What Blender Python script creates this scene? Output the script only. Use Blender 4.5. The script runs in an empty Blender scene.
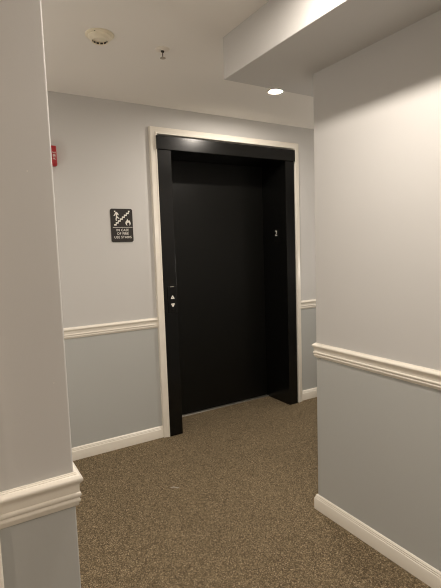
import bpy, bmesh, math, random
from mathutils import Vector, Matrix
random.seed(7)
S = bpy.context.scene
C = S.collection

# ------------------------------------------------------------------ helpers
def obj(name, bm, mats, parent=None, smooth=False, loc=None):
    me = bpy.data.meshes.new(name)
    bmesh.ops.recalc_face_normals(bm, faces=bm.faces)
    bm.to_mesh(me); bm.free()
    for m in (mats if isinstance(mats, (list, tuple)) else [mats]):
        me.materials.append(m)
    if smooth:
        for p in me.polygons: p.use_smooth = True
        me.set_sharp_from_angle(angle=math.radians(38))
    o = bpy.data.objects.new(name, me); C.objects.link(o)
    if parent is not None: o.parent = parent
    if loc is not None: o.location = loc
    return o

def tag(o, label=None, cat=None, group=None, kind=None):
    if label: o['label'] = label
    if cat: o['category'] = cat
    if group: o['group'] = group
    if kind: o['kind'] = kind
    return o

def thing(name, label, cat, loc=(0, 0, 0), rot=(0, 0, 0), group=None, kind=None):
    o = bpy.data.objects.new(name, None); C.objects.link(o)
    o.empty_display_size = 0.05
    o.location = loc; o.rotation_euler = rot
    return tag(o, label, cat, group, kind)

def add_box(bm, lo, hi, bevel=0.0, seg=2):
    r = bmesh.ops.create_cube(bm, size=1.0)
    vs = r['verts']
    for v in vs:
        v.co = Vector([lo[i] + (v.co[i] + .5) * (hi[i] - lo[i]) for i in range(3)])
    if bevel:
        es = list({e for v in vs for e in v.link_edges})
        bmesh.ops.bevel(bm, geom=es, offset=bevel, segments=seg, profile=.5, affect='EDGES')
    return bm

def box(lo, hi, bevel=0.0, seg=2):
    return add_box(bmesh.new(), lo, hi, bevel, seg)

def add_prism(bm, pts, axis, a, b):
    """polygon pts in the two other axes (in x,y,z order), extruded along axis from a to b"""
    def co(p, t):
        return {'x': (t, p[0], p[1]), 'y': (p[0], t, p[1]), 'z': (p[0], p[1], t)}[axis]
    v0 = [bm.verts.new(co(p, a)) for p in pts]
    v1 = [bm.verts.new(co(p, b)) for p in pts]
    bm.faces.new(v0); bm.faces.new(v1[::-1])
    n = len(pts)
    for i in range(n):
        bm.faces.new((v0[i], v1[i], v1[(i + 1) % n], v0[(i + 1) % n]))
    return bm

def prism(pts, axis, a, b):
    return add_prism(bmesh.new(), pts, axis, a, b)

def round_vertical(bm, corners, off, seg=4):
    es = [e for e in bm.edges if abs(e.verts[0].co.x - e.verts[1].co.x) < 1e-5 and abs(e.verts[0].co.y - e.verts[1].co.y) < 1e-5
          and any(abs(e.verts[0].co.x - c[0]) < 1e-4 and abs(e.verts[0].co.y - c[1]) < 1e-4 for c in corners)]
    bmesh.ops.bevel(bm, geom=es, offset=off, segments=seg, profile=.5, affect='EDGES')
    return bm

def add_lathe(bm, prof, seg=40, centre=(0, 0)):
    """prof: (r, z) list; closed at the ends on the axis when r = 0"""
    rings = []
    for r, z in prof:
        if r < 1e-6:
            rings.append([bm.verts.new((centre[0], centre[1], z))])
        else:
            rings.append([bm.verts.new((centre[0] + r * math.cos(2 * math.pi * k / seg), centre[1] + r * math.sin(2 * math.pi * k / seg), z)) for k in range(seg)])
    for A, B in zip(rings, rings[1:]):
        for k in range(seg):
            k2 = (k + 1) % seg
            if len(A) == 1 and len(B) == 1: continue
            if len(A) == 1: bm.faces.new((A[0], B[k], B[k2]))
            elif len(B) == 1: bm.faces.new((A[k], A[k2], B[0]))
            else: bm.faces.new((A[k], A[k2], B[k2], B[k]))
    return bm

def lathe(prof, seg=40, centre=(0, 0)):
    return add_lathe(bmesh.new(), prof, seg, centre)

def sweep(prof, path, side=1):
    """prof: (projection, z); path: XY points; side=+1 projects to the right of travel. Mitred corners."""
    bm = bmesh.new()
    P = [Vector(p) for p in path]
    rows = []
    for i, p in enumerate(P):
        ns = []
        for a, b in ((i - 1, i), (i, i + 1)):
            if 0 <= a and b < len(P):
                d = (P[b] - P[a]).normalized()
                ns.append(Vector((d.y, -d.x)) * side)
        if len(ns) == 1: m = ns[0]
        else:
            m = (ns[0] + ns[1]); m = m / m.dot(ns[0])
        rows.append([bm.verts.new((p.x + m.x * q, p.y + m.y * q, z)) for q, z in prof])
    n = len(prof)
    for A, B in zip(rows, rows[1:]):
        for k in range(n):
            k2 = (k + 1) % n
            bm.faces.new((A[k], B[k], B[k2], A[k2]))
    bm.faces.new(rows[0]); bm.faces.new(rows[-1][::-1])
    return bm

def text_bm(body, size, spacing=1.0, extrude=0.0, bold=0.0):
    """text centred on the origin, in the XY plane, as a bmesh"""
    cu = bpy.data.curves.new('lettering', 'FONT')
    cu.body = body; cu.size = size; cu.align_x = 'CENTER'; cu.align_y = 'CENTER'
    cu.space_character = spacing; cu.extrude = extrude; cu.offset = bold
    cu.resolution_u = 3
    o = bpy.data.objects.new('lettering', cu); C.objects.link(o)
    dg = bpy.context.evaluated_depsgraph_get(); dg.update()
    me = bpy.data.meshes.new_from_object(o.evaluated_get(dg))
    bm = bmesh.new(); bm.from_mesh(me)
    bpy.data.objects.remove(o); bpy.data.curves.remove(cu); bpy.data.meshes.remove(me)
    return bm

def merge(dst, src, M):
    src.transform(M)
    me = bpy.data.meshes.new('t'); src.to_mesh(me); src.free()
    dst.from_mesh(me); bpy.data.meshes.remove(me)
    return dst

# ------------------------------------------------------------------ materials
def srgb(r, g, b):
    f = lambda c: (c / 255 / 12.92) if c / 255 <= .04045 else ((c / 255 + .055) / 1.055) ** 2.4
    return (f(r), f(g), f(b), 1)

def mat(name, col, rough=.6, metal=0, spec=.5, bump=None, bump_scale=200, bump_dist=.0005, emit=None, strength=0):
    m = bpy.data.materials.new(name); m.use_nodes = True
    nt = m.node_tree; b = nt.nodes['Principled BSDF']
    b.inputs['Base Color'].default_value = col
    b.inputs['Roughness'].default_value = rough
    b.inputs['Metallic'].default_value = metal
    b.inputs['Specular IOR Level'].default_value = spec
    if emit:
        b.inputs['Emission Color'].default_value = emit
        b.inputs['Emission Strength'].default_value = strength
    if bump:
        tc = nt.nodes.new('ShaderNodeTexCoord')
        n = nt.nodes.new('ShaderNodeTexNoise'); n.inputs['Scale'].default_value = bump_scale; n.inputs['Detail'].default_value = 3
        bp = nt.nodes.new('ShaderNodeBump'); bp.inputs['Strength'].default_value = bump; bp.inputs['Distance'].default_value = bump_dist
        nt.links.new(tc.outputs['Object'], n.inputs['Vector'])
        nt.links.new(n.outputs['Fac'], bp.inputs['Height'])
        nt.links.new(bp.outputs['Normal'], b.inputs['Normal'])
    return m

UPPER = srgb(207, 206, 204)
LOWER = srgb(188, 190, 188)
RAIL_Z = .85
def two_tone(name):
    m = mat(name, UPPER, rough=.55, spec=.35, bump=.12, bump_scale=260, bump_dist=.0006)
    nt = m.node_tree; b = nt.nodes['Principled BSDF']
    g = nt.nodes.new('ShaderNodeNewGeometry'); s = nt.nodes.new('ShaderNodeSeparateXYZ')
    gt = nt.nodes.new('ShaderNodeMath'); gt.operation = 'GREATER_THAN'; gt.inputs[1].default_value = RAIL_Z
    mx = nt.nodes.new('ShaderNodeMix'); mx.data_type = 'RGBA'
    mx.inputs['A'].default_value = LOWER; mx.inputs['B'].default_value = UPPER
    nt.links.new(g.outputs['Position'], s.inputs[0]); nt.links.new(s.outputs['Z'], gt.inputs[0])
    nt.links.new(gt.outputs[0], mx.inputs['Factor']); nt.links.new(mx.outputs['Result'], b.inputs['Base Color'])
    return m

M_wall = two_tone('two_tone_wall_paint')
M_soffit = mat('soffit_paint', UPPER, .6, spec=.3, bump=.1, bump_scale=260)
M_ceil = mat('ceiling_paint', srgb(240, 237, 232), .8, spec=.2, bump=.15, bump_scale=120)
M_trim = mat('trim_gloss_paint', srgb(240, 235, 224), .32, spec=.5, bump=.05, bump_scale=60)
M_black = mat('black_satin_metal', srgb(13, 13, 12), .24, spec=.36, bump=.06, bump_scale=35, bump_dist=.001)
M_panel = mat('black_door_enamel', srgb(13, 13, 11), .4, spec=.24, bump=.05, bump_scale=30, bump_dist=.001)
M_sill = mat('sill_metal', srgb(190, 186, 176), .35, metal=.9)
M_slate = mat('black_fixture_plate', srgb(10, 10, 10), .4, spec=.3)
M_sign = mat('sign_plastic', srgb(44, 40, 36), .5, spec=.4, bump=.05, bump_scale=500)
M_white = mat('white_lettering', srgb(236, 233, 226), .5)
M_redp = mat('red_alarm_plastic', srgb(168, 26, 34), .35, spec=.5)
M_lens = mat('clear_strobe_lens', srgb(225, 228, 228), .12, spec=.6)
M_det = mat('ivory_plastic', srgb(238, 230, 208), .45)
M_dark = mat('dark_vent', srgb(40, 34, 28), .7)
M_brass = mat('sprinkler_metal', srgb(176, 166, 150), .4, metal=.2)
M_bulb = mat('sprinkler_glass_bulb', srgb(70, 22, 16), .15)
M_esc = mat('white_escutcheon', srgb(236, 230, 220), .4)
M_wood = mat('side_door_paint', srgb(205, 196, 182), .45, bump=.05, bump_scale=40)
M_knob = mat('satin_nickel', srgb(180, 176, 168), .3, metal=1)
M_lint = mat('lint', srgb(176, 168, 156), .9)
LIGHT = (1.0, .90, .79, 1)
def lamp_mat(k, col=LIGHT):
    return mat('lamp_lens', srgb(255, 244, 226), .4, emit=col, strength=k)

def carpet():
    m = bpy.data.materials.new('loop_pile_carpet'); m.use_nodes = True
    nt = m.node_tree; N = nt.nodes; L = nt.links; b = N['Principled BSDF']
    b.inputs['Roughness'].default_value = .95; b.inputs['Specular IOR Level'].default_value = .1
    tc = N.new('ShaderNodeTexCoord')
    v = N.new('ShaderNodeTexVoronoi'); v.inputs['Scale'].default_value = 285
    w = N.new('ShaderNodeSeparateColor')
    r = N.new('ShaderNodeValToRGB')
    e = r.color_ramp.elements
    e[0].position = 0; e[0].color = srgb(72, 63, 50)
    e[1].position = 1; e[1].color = srgb(170, 154, 128)
    for p, c in ((.3, (94, 83, 65)), (.6, (112, 98, 77)), (.85, (136, 121, 96))):
        x = e.new(p); x.color = srgb(*c)
    n = N.new('ShaderNodeTexNoise'); n.inputs['Scale'].default_value = 2.2; n.inputs['Detail'].default_value = 4
    n2 = N.new('ShaderNodeTexNoise'); n2.inputs['Scale'].default_value = 42; n2.inputs['Detail'].default_value = 2
    mr = N.new('ShaderNodeMapRange'); mr.inputs['To Min'].default_value = 1.05; mr.inputs['To Max'].default_value = 1.33
    mr2 = N.new('ShaderNodeMapRange'); mr2.inputs['To Min'].default_value = .85; mr2.inputs['To Max'].default_value = 1.15
    mu = N.new('ShaderNodeMath'); mu.operation = 'MULTIPLY'
    mx = N.new('ShaderNodeVectorMath'); mx.operation = 'SCALE'
    bp = N.new('ShaderNodeBump'); bp.inputs['Strength'].default_value = .8; bp.inputs['Distance'].default_value = .003; bp.invert = True
    for t in (v, n, n2): L.new(tc.outputs['Object'], t.inputs['Vector'])
    L.new(v.outputs['Color'], w.inputs[0]); L.new(w.outputs[0], r.inputs['Fac'])
    L.new(n.outputs['Fac'], mr.inputs['Value']); L.new(n2.outputs['Fac'], mr2.inputs['Value'])
    L.new(mr.outputs[0], mu.inputs[0]); L.new(mr2.outputs[0], mu.inputs[1])
    L.new(r.outputs['Color'], mx.inputs[0]); L.new(mu.outputs[0], mx.inputs['Scale'])
    L.new(mx.outputs[0], b.inputs['Base Color'])
    L.new(v.outputs['Distance'], bp.inputs['Height']); L.new(bp.outputs['Normal'], b.inputs['Normal'])
    return m
M_carpet = carpet()

# ------------------------------------------------------------------ layout (metres)
H = 2.386                    # ceiling
YB = 3.020                   # back wall face
YC = .999; XC = .2035; YC2 = 1.129   # near left wall: face, end, far face
XR = 1.565; YR = 1.681; XR2 = 3.45   # right wall: face, end, far end
X0, X1, Y0 = -3.0, 5.0, -2.2         # outer shell
OX0, OX1, OZ = 1.313, 2.552, 2.178     # elevator frame

# ------------------------------------------------------------------ setting
def struct(name, bm, m, label, cat, smooth=False):
    return tag(obj(name, bm, m, smooth=smooth), label, cat, kind='structure')

struct('floor', box((X0 - .12, Y0 - .12, -.1), (X1 + .12, 3.42, 0)), M_carpet, 'brown speckled loop pile carpet covering the whole lobby floor', 'floor')
struct('ceiling', box((X0 - .12, Y0 - .12, H), (X1 + .12, 3.42, H + .1)), M_ceil, 'plain off-white painted ceiling above the elevator lobby', 'ceiling')
bm = prism([(X0, 0), (OX0, 0), (OX0, OZ), (OX1, OZ), (OX1, 0), (X1, 0), (X1, H), (X0, H)], 'y', YB, YB + .12)
struct('wall_back', bm, M_wall, 'two-tone grey wall around the black elevator door', 'wall')
DX0, DX1, DZ = -.93, -.003, 2.05     # side door in the near left wall
bm = prism([(X0, 0), (DX0, 0), (DX0, DZ), (DX1, DZ), (DX1, 0), (XC, 0), (XC, H), (X0, H)], 'y', YC, YC2)
round_vertical(bm, [(XC, YC), (XC, YC2)], .0045)
struct('wall_left', bm, M_wall, 'near two-tone wall end with a rounded corner, beside the camera', 'wall', smooth=True)
bm = prism([(XR, Y0), (XR2, Y0), (XR2, YR), (XR, YR)], 'z', 0, H)
round_vertical(bm, [(XR, YR), (XR2, YR)], .004)
struct('wall_right', bm, M_wall, 'two-tone grey wall under the dropped soffit, ending at the lobby opening', 'wall', smooth=True)
SX, SY, SZ = 1.217, 1.926, 2.191
struct('ceiling_soffit', box((SX, Y0, SZ), (XR2 + .36, SY, H), .002, 1), M_soffit, 'grey dropped ceiling soffit box running along above the right wall', 'soffit')
struct('wall_front', box((X0, Y0 - .12, 0), (X1, Y0, H)), M_wall, 'two-tone grey wall closing the corridor behind the camera', 'wall')
struct('wall_corridor_left', box((X0 - .12, Y0 - .12, 0), (X0, YB + .12, H)), M_wall, 'two-tone grey wall closing the corridor far to the left', 'wall')
struct('wall_corridor_right', box((X1, Y0 - .12, 0), (X1 + .12, YB + .12, H)), M_wall, 'two-tone grey wall closing the lobby far to the right', 'wall')

RAIL = [(0, .893), (.004, .8930), (.0055, .8905), (.0085, .8900), (.0095, .8880), (.0125, .8874), (.0150, .8862), (.0200, .8830), (.0228, .8800),
        (.0232, .8765), (.0222, .8735), (.0190, .8705), (.0150, .8670), (.0128, .8625), (.0122, .8560), (.0124, .8470), (.0118, .8445),
        (.0138, .8435), (.0160, .8410), (.0165, .8380), (.0158, .8350), (.0138, .8325), (.0112, .8310), (.0112, .8285), (.0130, .8265), (.0138, .8235), (.0128, .8205),
        (.0095, .8170), (.0085, .8120), (.0060, .8090), (0, .8070)]
BASE = [(0, 0), (.0140, 0), (.0145, .058), (.0135, .0605), (.0108, .0625), (.0106, .0662), (.0112, .0672), (.0085, .0700), (.0082, .0735), (.0088, .0745), (.0050, .0785), (.0020, .0805), (0, .0808)]
RAIL = [(q * .70, .887 - (.893 - z) * .88) for q, z in RAIL]
BASE = [(q * 1.15, z) for q, z in BASE]
paths = {
    1: ([(X0, YB), (1.2765, YB)], 1, 'on the back wall between the near wall and the elevator casing'),
    2: ([(2.6225, YB), (X1, YB)], 1, 'on the back wall just past the elevator door'),
    3: ([(XR, Y0), (XR, YR), (XR2, YR)], -1, 'along the right wall and around its end corner'),
    4: ([(.0478, YC), (XC, YC), (XC, YC2), (X0, YC2)], 1, 'wrapping the end of the near left wall'),
}
sides = {1: 'back', 2: 'back_far', 3: 'right', 4: 'left'}
for k, (p, s, where) in paths.items():
    prof = [(q, z + (0, .010, .012, 0)[k] if k != 4 else .8905 - (.887 - z) * 1.045) for q, z in RAIL]
    struct('trim_%d' % k, sweep(prof, p, s), M_trim, 'cream moulded chair rail ' + where, 'chair rail', smooth=True)
    struct('baseboard_' + sides[k], sweep([(q / 1.15, z) if k == 3 else (q, z * 1.05) for q, z in BASE], p, s), M_trim, 'cream stepped baseboard ' + where, 'baseboard', smooth=True)

# ------------------------------------------------------------------ elevator entrance
el = thing('door_1', 'black elevator door in a deep black frame with cream casing', 'elevator door', (0, 0, 0), kind='structure')
CAS = [(0, 0), (.020, 0), (.0245, .004), (.0255, .010), (.0235, .016), (.0215, .018), (.0205, .030), (.0185, .034), (.0185, .046), (.0165, .0500), (0, .0505)]
CAS = [(q * 1.5, d) for q, d in CAS]
def casing_bm(x0, x1, zt, y, flip=1):
    """profile (projection, outward distance) swept up, across and down around an opening"""
    bm = bmesh.new()
    rows = []
    for cx, cz, ox, oz in ((x0, 0, -1, 0), (x0, zt, -1, 1), (x1, zt, 1, 1), (x1, 0, 1, 0)):
        rows.append([bm.verts.new((cx + ox * d, y - q * flip, cz + oz * d)) for q, d in CAS])
    n = len(CAS)
    for A, B in zip(rows, rows[1:]):
        for k in range(n):
            bm.faces.new((A[k], B[k], B[(k + 1) % n], A[(k + 1) % n]))
    bm.faces.new(rows[0]); bm.faces.new(rows[-1][::-1])
    return bm
obj('casing', casing_bm(1.322, 2.567, 2.190, YB), M_trim, el, smooth=True)['label'] = 'cream moulded casing'
FY = YB - .040   # front of the steel frame
DY = 3.309   # face of the door
JL, JR, HZ = 1.420, 2.459, 2.086
obj('jamb', box((OX0 + .001, FY, 0), (JL, DY + .05, HZ), .003), M_black, el)
obj('jamb', box((JR, FY, 0), (OX1 - .001, DY + .05, HZ), .003), M_black, el)
bm = prism([(OX0 + .001, DY + .05), (OX0 + .001, FY + .002), (OX0 - .004, FY + .002), (OX0 - .004, FY - .010), (OX1 + .004, FY - .010), (OX1 + .004, FY + .002), (OX1 - .001, FY + .002), (OX1 - .001, DY + .05)], 'z', HZ, OZ - .001)
bmesh.ops.bevel(bm, geom=[e for e in bm.edges if e.verts[0].co.y < FY and e.verts[1].co.y < FY], offset=.002, segments=2, affect='EDGES')
obj('header', bm, M_black, el)
bm = box((JL, DY, .010), (JR, DY + .035, HZ), .001, 1)
obj('door_panel', bm, M_panel, el)
bm = prism([(DY - .026, 0), (DY - .026, .005), (DY - .024, .007), (DY - .014, .007), (DY - .013, .003), (DY - .008, .003), (DY - .007, .007), (DY + .035, .007), (DY + .035, 0)], 'x', JL, JR)
obj('sill', bm, M_sill, el)['label'] = 'bare metal threshold strip'

# side door in the near left wall (only the edge of its casing shows)
sd = thing('door_2', 'cream side door whose casing edge shows beside the near wall', 'door', (0, 0, 0), kind='structure')
obj('casing', casing_bm(DX0, DX1 , DZ, YC), M_trim, sd, smooth=True)
bm = box((DX0 + .004, YC + .03, .008), (DX1 - .004, YC + .07, DZ - .004), .002)
obj('door_panel', bm, M_wood, sd)
bm = lathe([(0, 0), (.03, 0), (.03, -.006), (.012, -.012), (.011, -.03), (.022, -.038), (.027, -.05), (.022, -.062), (0, -.066)], 28)
bm.transform(Matrix.Translation((DX0 + .07, YC + .03, .96)) @ Matrix.Rotation(math.radians(-90), 4, 'X'))
obj('door_knob', bm, M_knob, sd, smooth=True)

# ------------------------------------------------------------------ call station on the left jamb
cp = thing('call_button_panel', 'slim black elevator call panel with white up and down arrows on the jamb', 'elevator buttons', (1.378, FY, 1.0215))
obj('plate', box((-.034, -.004, -.096), (.034, 0, .096), .0025, 2), M_slate, cp)
bm = bmesh.new()
add_box(bm, (-.014, -.0062, .0920), (.014, -.0035, .0955), .0006, 1)  # pale metal bar standing in for the highlight along the plate's top edge
obj('highlight_strip', bm, M_sill, cp)['label'] = 'thin pale strip in place of the highlight on the top edge'
def arrow(sign, zc):
    b = obj('button', lathe([(0, -.010), (.0195, -.010), (.0215, -.0085), (.0222, -.004), (0, -.004)], 32), M_black, cp, smooth=True)
    b.data.transform(Matrix.Translation((0, 0, zc)) @ Matrix.Rotation(math.radians(-90), 4, 'X') @ Matrix.Scale(-1, 4, (0, 0, 1)))
    b.data.flip_normals()
    # rounded triangle with a small dark centre left open
    pts = []
    R, rc = .0195, .0035
    for k in range(3):
        a = math.radians(90 + 120 * k)
        c = Vector((math.cos(a), math.sin(a))) * (R - 2 * rc)
        for t in (-60, -30, 0, 30, 60):
            q = a + math.radians(t)
            pts.append(c + rc * Vector((math.cos(q), math.sin(q))))
    bm = bmesh.new()
    n = len(pts)
    o0 = [bm.verts.new((p.x, -.0118, zc + sign * p.y)) for p in pts]
    i0 = [bm.verts.new((.0032 * math.cos(math.atan2(p.y, p.x)), -.0118, zc + sign * .0032 * math.sin(math.atan2(p.y, p.x)))) for p in pts]
    o1 = [bm.verts.new((p.x, -.0100, zc + sign * p.y)) for p in pts]
    i1 = [bm.verts.new((v.co.x, -.0100, v.co.z)) for v in i0]
    for k in range(n):
        j = (k + 1) % n
        bm.faces.new((o0[k], o0[j], i0[j], i0[k])); bm.faces.new((o0[k], o1[k], o1[j], o0[j])); bm.faces.new((i0[k], i0[j], i1[j], i1[k]))
        bm.faces.new((o1[k], i1[k], i1[j], o1[j]))
    obj('arrow_mark', bm, M_white, b)['label'] = 'white up arrow' if sign > 0 else 'white down arrow'
arrow(1, .0155); arrow(-1, -.0375)
obj('key_switch', box((-.006, -.0055, -.085), (.006, -.004, -.073), .001, 1), M_black, cp)

# ------------------------------------------------------------------ floor number on the right reveal
fn = thing('floor_number_sign', 'small white floor number 2 on the black elevator reveal', 'floor number', (JR, 3.120, 1.490))
obj('plate', box((-.0016, -.040, -.075), (0, .040, .045), .0006, 1), M_panel, fn)
t = text_bm('2', .066, extrude=.0004, bold=.0006)
bm = merge(bmesh.new(), t, Matrix.Translation((-.0022, 0, .004)) @ Matrix(((0, 0, -1, 0), (-1, 0, 0, 0), (0, 1, 0, 0), (0, 0, 0, 1))))
obj('numeral', bm, M_white, fn)

# ------------------------------------------------------------------ fire stairs sign on the back wall
SW, SH = .156, .226
sg = thing('fire_stairs_sign', 'dark plastic sign with white stairs and flame pictogram beside the elevator', 'sign', (1.0435, YB, 1.559))
def rrect(w, h, r, n=5):
    p = []
    for cx, cz, a0 in ((w / 2 - r, h / 2 - r, 0), (-w / 2 + r, h / 2 - r, 90), (-w / 2 + r, -h / 2 + r, 180), (w / 2 - r, -h / 2 + r, 270)):
        for k in range(n + 1):
            a = math.radians(a0 + 90 * k / n); p.append((cx + r * math.cos(a), cz + r * math.sin(a)))
    return p
obj('plate', prism(rrect(SW, SH, .013), 'y', -.004, 0), M_sign, sg)
PX = SW / 290
def sp(x, y): return ((x - 220) * PX, (274 - y) * PX)       # sign drawing units -> metres on the plate
def flat(polys, y0=-.0052, y1=-.004):
    bm = bmesh.new()
    for P in polys: add_prism(bm, [sp(*q) for q in P], 'y', y0, y1)
    return bm
# staircase: a stepped band
up = []; x, y = 118, 272
n = 7; dx, dy = 28, -24.2
top = [(118, 258)]
for k in range(n):
    top.append((top[-1][0] + dx if k else 140, top[-1][1])); top.append((top[-1][0], top[-1][1] + dy))
top.append((328, top[-1][1]))
bot = [(q[0] + 9, q[1] + 17) for q in top][::-1]
bot[0] = (328, bot[0][1]); bot[-1] = (118, bot[-1][1])
obj('stair_symbol', flat([top + bot]), M_white, sg)
# figure going down the stairs
def disc(cx, cy, r, m=14): return [(cx + r * math.cos(2 * math.pi * k / m), cy + r * math.sin(2 * math.pi * k / m)) for k in range(m)]
fig = [disc(134, 98, 9),
       [(140, 110), (160, 104), (178, 126), (182, 142), (174, 148), (164, 132), (160, 150), (170, 168), (190, 182), (184, 192), (160, 178), (152, 196), (156, 216), (144, 216), (140, 194), (148, 160), (142, 132), (130, 152), (118, 156), (116, 148), (126, 140)]]
obj('person_symbol', flat(fig), M_white, sg)
flame = [[(290, 188), (300, 200), (306, 214), (318, 208), (330, 226), (336, 246), (330, 266), (318, 276), (322, 258), (314, 244), (306, 234), (298, 246), (288, 240), (284, 256), (290, 276), (274, 266), (266, 248), (268, 230), (280, 216), (288, 204)]]
obj('flame_symbol', flat(flame), M_white, sg)
obj('divider_line', flat([[(100, 295), (356, 295), (356, 300), (100, 300)]]), M_white, sg)
bm = bmesh.new()
for line, yy in (('IN CASE', 334), ('OF FIRE', 378), ('USE STAIRS', 424)):
    t = text_bm(line, .0225, spacing=1.1, extrude=.0004, bold=.00015)
    c = sp(225, yy)
    merge(bm, t, Matrix.Translation((c[0], -.0048, c[1])) @ Matrix.Rotation(math.radians(90), 4, 'X'))
obj('lettering', bm, M_white, sg)

# ------------------------------------------------------------------ fire alarm behind the near wall
fa = thing('fire_alarm_strobe', 'red fire alarm strobe on the back wall, nearly hidden by the near wall', 'fire alarm', (.574, YB + .001, 1.987))
obj('body', box((-.062, -.045, -.062), (.062, 0, .062), .008, 3), M_redp, fa, smooth=True)
obj('strobe_lens', box((-.030, -.066, -.032), (.022, -.045, .032), .008, 3), M_lens, fa, smooth=True)
t = text_bm('FIRE', .024, spacing=1.15, extrude=.0004)
obj('lettering', merge(bmesh.new(), t, Matrix.Translation((.046, -.0455, 0)) @ Matrix.Rotation(math.radians(90), 4, 'X') @ Matrix.Rotation(math.radians(90), 4, 'Z')), M_white, fa)
bm = bmesh.new()
for k in range(5):
    add_box(bm, (-.050 + k * .004, -.0455, -.045), (-.048 + k * .004, -.0445, .045))
obj('sounder_grille', bm, M_dark, fa)

# ------------------------------------------------------------------ smoke detector
sm = thing('smoke_detector', 'ivory round smoke detector with dark vent slots on the ceiling', 'smoke detector', (.690, 2.163, H))
sm.scale = (1, 1, .86)
obj('base', lathe([(0, 0), (.066, 0), (.066, -.004), (.063, -.007), (.056, -.009), (0, -.009)], 48), M_det, sm, smooth=True)
obj('body', lathe([(0, -.009), (.054, -.009), (.053, -.016), (.050, -.020), (.045, -.022), (.043, -.024), (.041, -.034), (.039, -.036), (.036, -.0355), (.035, -.034), (.033, -.020), (0, -.020)], 48), M_det, sm, smooth=True)
obj('cap', lathe([(0, -.020), (.027, -.020), (.026, -.024), (.020, -.0255), (0, -.026)], 40), M_det, sm, smooth=True)
for k in range(12):
    bm = box((-.0065, -.0012, -.0325), (.0065, .0012, -.0235), .0006, 1)
    a = 2 * math.pi * k / 12
    bm.transform(Matrix.Rotation(a, 4, 'Z') @ Matrix.Translation((0, .0338, 0)))
    obj('vent_slot', bm, M_dark, sm)
bm = lathe([(0, -.0085), (.0028, -.0085), (.0024, -.010), (0, -.0105)], 12); bm.transform(Matrix.Translation((-.036, -.0460, .0005)))
obj('screw_hole', bm, M_dark, sm)

# ------------------------------------------------------------------ sprinkler
sk = thing('sprinkler_head', 'small pendent fire sprinkler with a round escutcheon on the ceiling', 'sprinkler', (1.012, 2.172, H))
obj('escutcheon', lathe([(0, 0), (.036, 0), (.036, -.002), (.030, -.006), (.016, -.009), (.012, -.008), (0, -.008)], 40), M_esc, sk, smooth=True)
obj('body', lathe([(0, -.008), (.0080, -.008), (.0080, -.014), (.006, -.016), (0, -.016)], 20), M_dark, sk, smooth=True)
for s in (-1, 1):
    bm = bmesh.new()
    add_prism(bm, [(s * .0065, -.016), (s * .0095, -.016), (s * .0110, -.028), (s * .0045, -.041), (s * .0010, -.041), (s * .0080, -.028)], 'y', -.0016, .0016)
    obj('arm', bm, M_esc, sk)
obj('glass_bulb', lathe([(0, -.018), (.0022, -.019), (.0026, -.028), (.0018, -.036), (0, -.037)], 14), M_bulb, sk, smooth=True)
obj('deflector', lathe([(0, -.041), (.004, -.041), (.014, -.042), (.0145, -.0435), (.004, -.0435), (0, -.045)], 28), M_brass, sk, smooth=True)

# ------------------------------------------------------------------ recessed lamps
def lamp(x, y, k, label, col=LIGHT):
    t = thing('recessed_light', label, 'ceiling light', (x, y, H))
    obj('trim_ring', lathe([(.040, 0), (.060, 0), (.060, -.002), (.056, -.005), (.043, -.0045), (.040, -.003), (.040, 0)], 48), M_trim, t, smooth=True)
    l = obj('lens', lathe([(0, -.0030), (.030, -.0028), (.040, -.0020)], 48), lamp_mat(k, col), t, smooth=True)
    l['label'] = 'glowing warm lens'
    return t
lamp(1.915, 2.405, 920, 'lit round ceiling downlight just past the soffit end')
lamp(.950, .985, 1120, 'lit round downlight over the corridor beside the soffit')
lamp(.880, -1.10, 1000, 'lit round downlight at the back end of the corridor')
lamp(-.85, .05, 520, 'lit round downlight in front of the side door', (1, .82, .64, 1))

# ------------------------------------------------------------------ globe fill lights added outside the frame to lift ceiling and walls
def fill_lamp(x, y, z, k, col, label):
    t = thing('added_fill_globe', label, 'added fill light', (x, y, 0))
    R = .115
    obj('base', lathe([(0, 0), (.14, 0), (.14, .012), (.13, .02), (.02, .026), (0, .026)], 40), M_knob, t, smooth=True)
    obj('pole', lathe([(0, .02), (.010, .02), (.010, z - R - .02), (0, z - R - .02)], 16), M_knob, t, smooth=True)
    obj('socket', lathe([(0, z - R - .04), (.030, z - R - .04), (.038, z - R + .012), (0, z - R + .012)], 24), M_knob, t, smooth=True)
    obj('globe', lathe([(0, z - R * .98)] + [(R * math.cos(a), z + R * math.sin(a)) for a in [math.radians(-70 + 10 * i) for i in range(16)]] + [(0, z + R)], 32),
        mat('fill_globe_glow', srgb(250, 246, 238), .4, emit=col, strength=k), t, smooth=True)
fill_lamp(-.75, 2.15, 1.20, 39, (1, .91, .81, 1), 'added fill light, a glowing globe on a stand, in the lobby behind the near wall')
fill_lamp(3.75, 2.40, 1.20, 29, (1, .91, .81, 1), 'added fill light, a glowing globe on a stand, in the lobby past the right wall')
fill_lamp(-.60, -1.20, 1.20, 7, (1, .76, .65, 1), 'added fill light, a glowing globe on a stand, in the corridor behind the camera')

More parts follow.
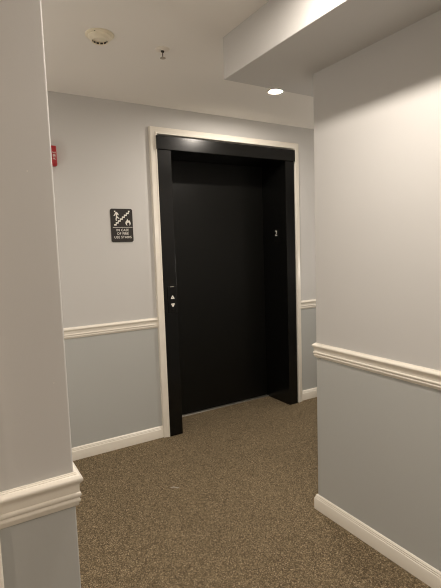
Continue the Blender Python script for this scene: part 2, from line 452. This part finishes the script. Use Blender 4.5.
# ------------------------------------------------------------------ tiny marks
bm = bmesh.new()
pts = [(-.026, -.002), (-.010, .004), (.008, .001), (.026, .003)]
prev = None
for k, (a, b) in enumerate(pts):
    w = (.0015, .004, .004, .0015)[k]; z = (.002, .005, .003, .002)[k]
    r = [bm.verts.new((a, b - w, .001)), bm.verts.new((a, b + w, .001)), bm.verts.new((a, b + w * .5, z + .001)), bm.verts.new((a, b - w * .5, z + .001))]
    if prev:
        for i in range(4): bm.faces.new((prev[i], r[i], r[(i + 1) % 4], prev[(i + 1) % 4]))
    else: bm.faces.new(r)
    prev = r
bm.faces.new(prev[::-1])
o = tag(obj('lint_scrap', bm, M_lint, loc=(1.029, 2.301, 0)), 'tiny pale scrap of lint lying on the brown carpet', 'lint')
o.rotation_euler = (0, 0, math.radians(-38))

for (px, pz), lab in (((.153, 1.5435), 'tiny pale nick in the paint high on the near wall'), ((.175, 1.0987), 'tiny pale nick in the paint just above the near chair rail')):
    bm = lathe([(0, 0), (.0016, 0), (.0013, .0004), (0, .0005)], 9)
    bm.transform(Matrix.Rotation(math.radians(90), 4, 'X'))
    tag(obj('paint_nick', bm, M_white, loc=(px, YC + .0004, pz)), lab, 'paint nick')

# ------------------------------------------------------------------ camera, world, view
f_px = 450.7403433878
yaw, pit, rol = (math.radians(a) for a in (30.99795097, 5.6256589, -1.91795711))
F = Vector((math.sin(yaw) * math.cos(pit), math.cos(yaw) * math.cos(pit), -math.sin(pit)))
r = Vector((math.cos(yaw), -math.sin(yaw), 0)); u = r.cross(F)
r2 = math.cos(rol) * r + math.sin(rol) * u; u2 = -math.sin(rol) * r + math.cos(rol) * u
cam = bpy.data.cameras.new('camera'); co = bpy.data.objects.new('camera', cam); C.objects.link(co)
cam.sensor_fit = 'HORIZONTAL'; cam.sensor_width = 36; cam.lens = f_px * 36 / 441; cam.clip_start = .02
m = Matrix((r2, u2, -F)).transposed().to_4x4(); m.translation = (0, 0, 1.372)
co.matrix_world = m
S.camera = co
w = bpy.data.worlds.new('world'); S.world = w; w.use_nodes = True
w.node_tree.nodes['Background'].inputs[0].default_value = (.02, .02, .02, 1)
S.view_settings.view_transform = 'Standard'; S.view_settings.look = 'None'
S.view_settings.gamma = 1; S.view_settings.use_curve_mapping = False
S.view_settings.exposure = 0.15
S.cycles.max_bounces = 12; S.cycles.diffuse_bounces = 8
S.cycles.use_denoising = True
S.cycles.filter_width = 1.1
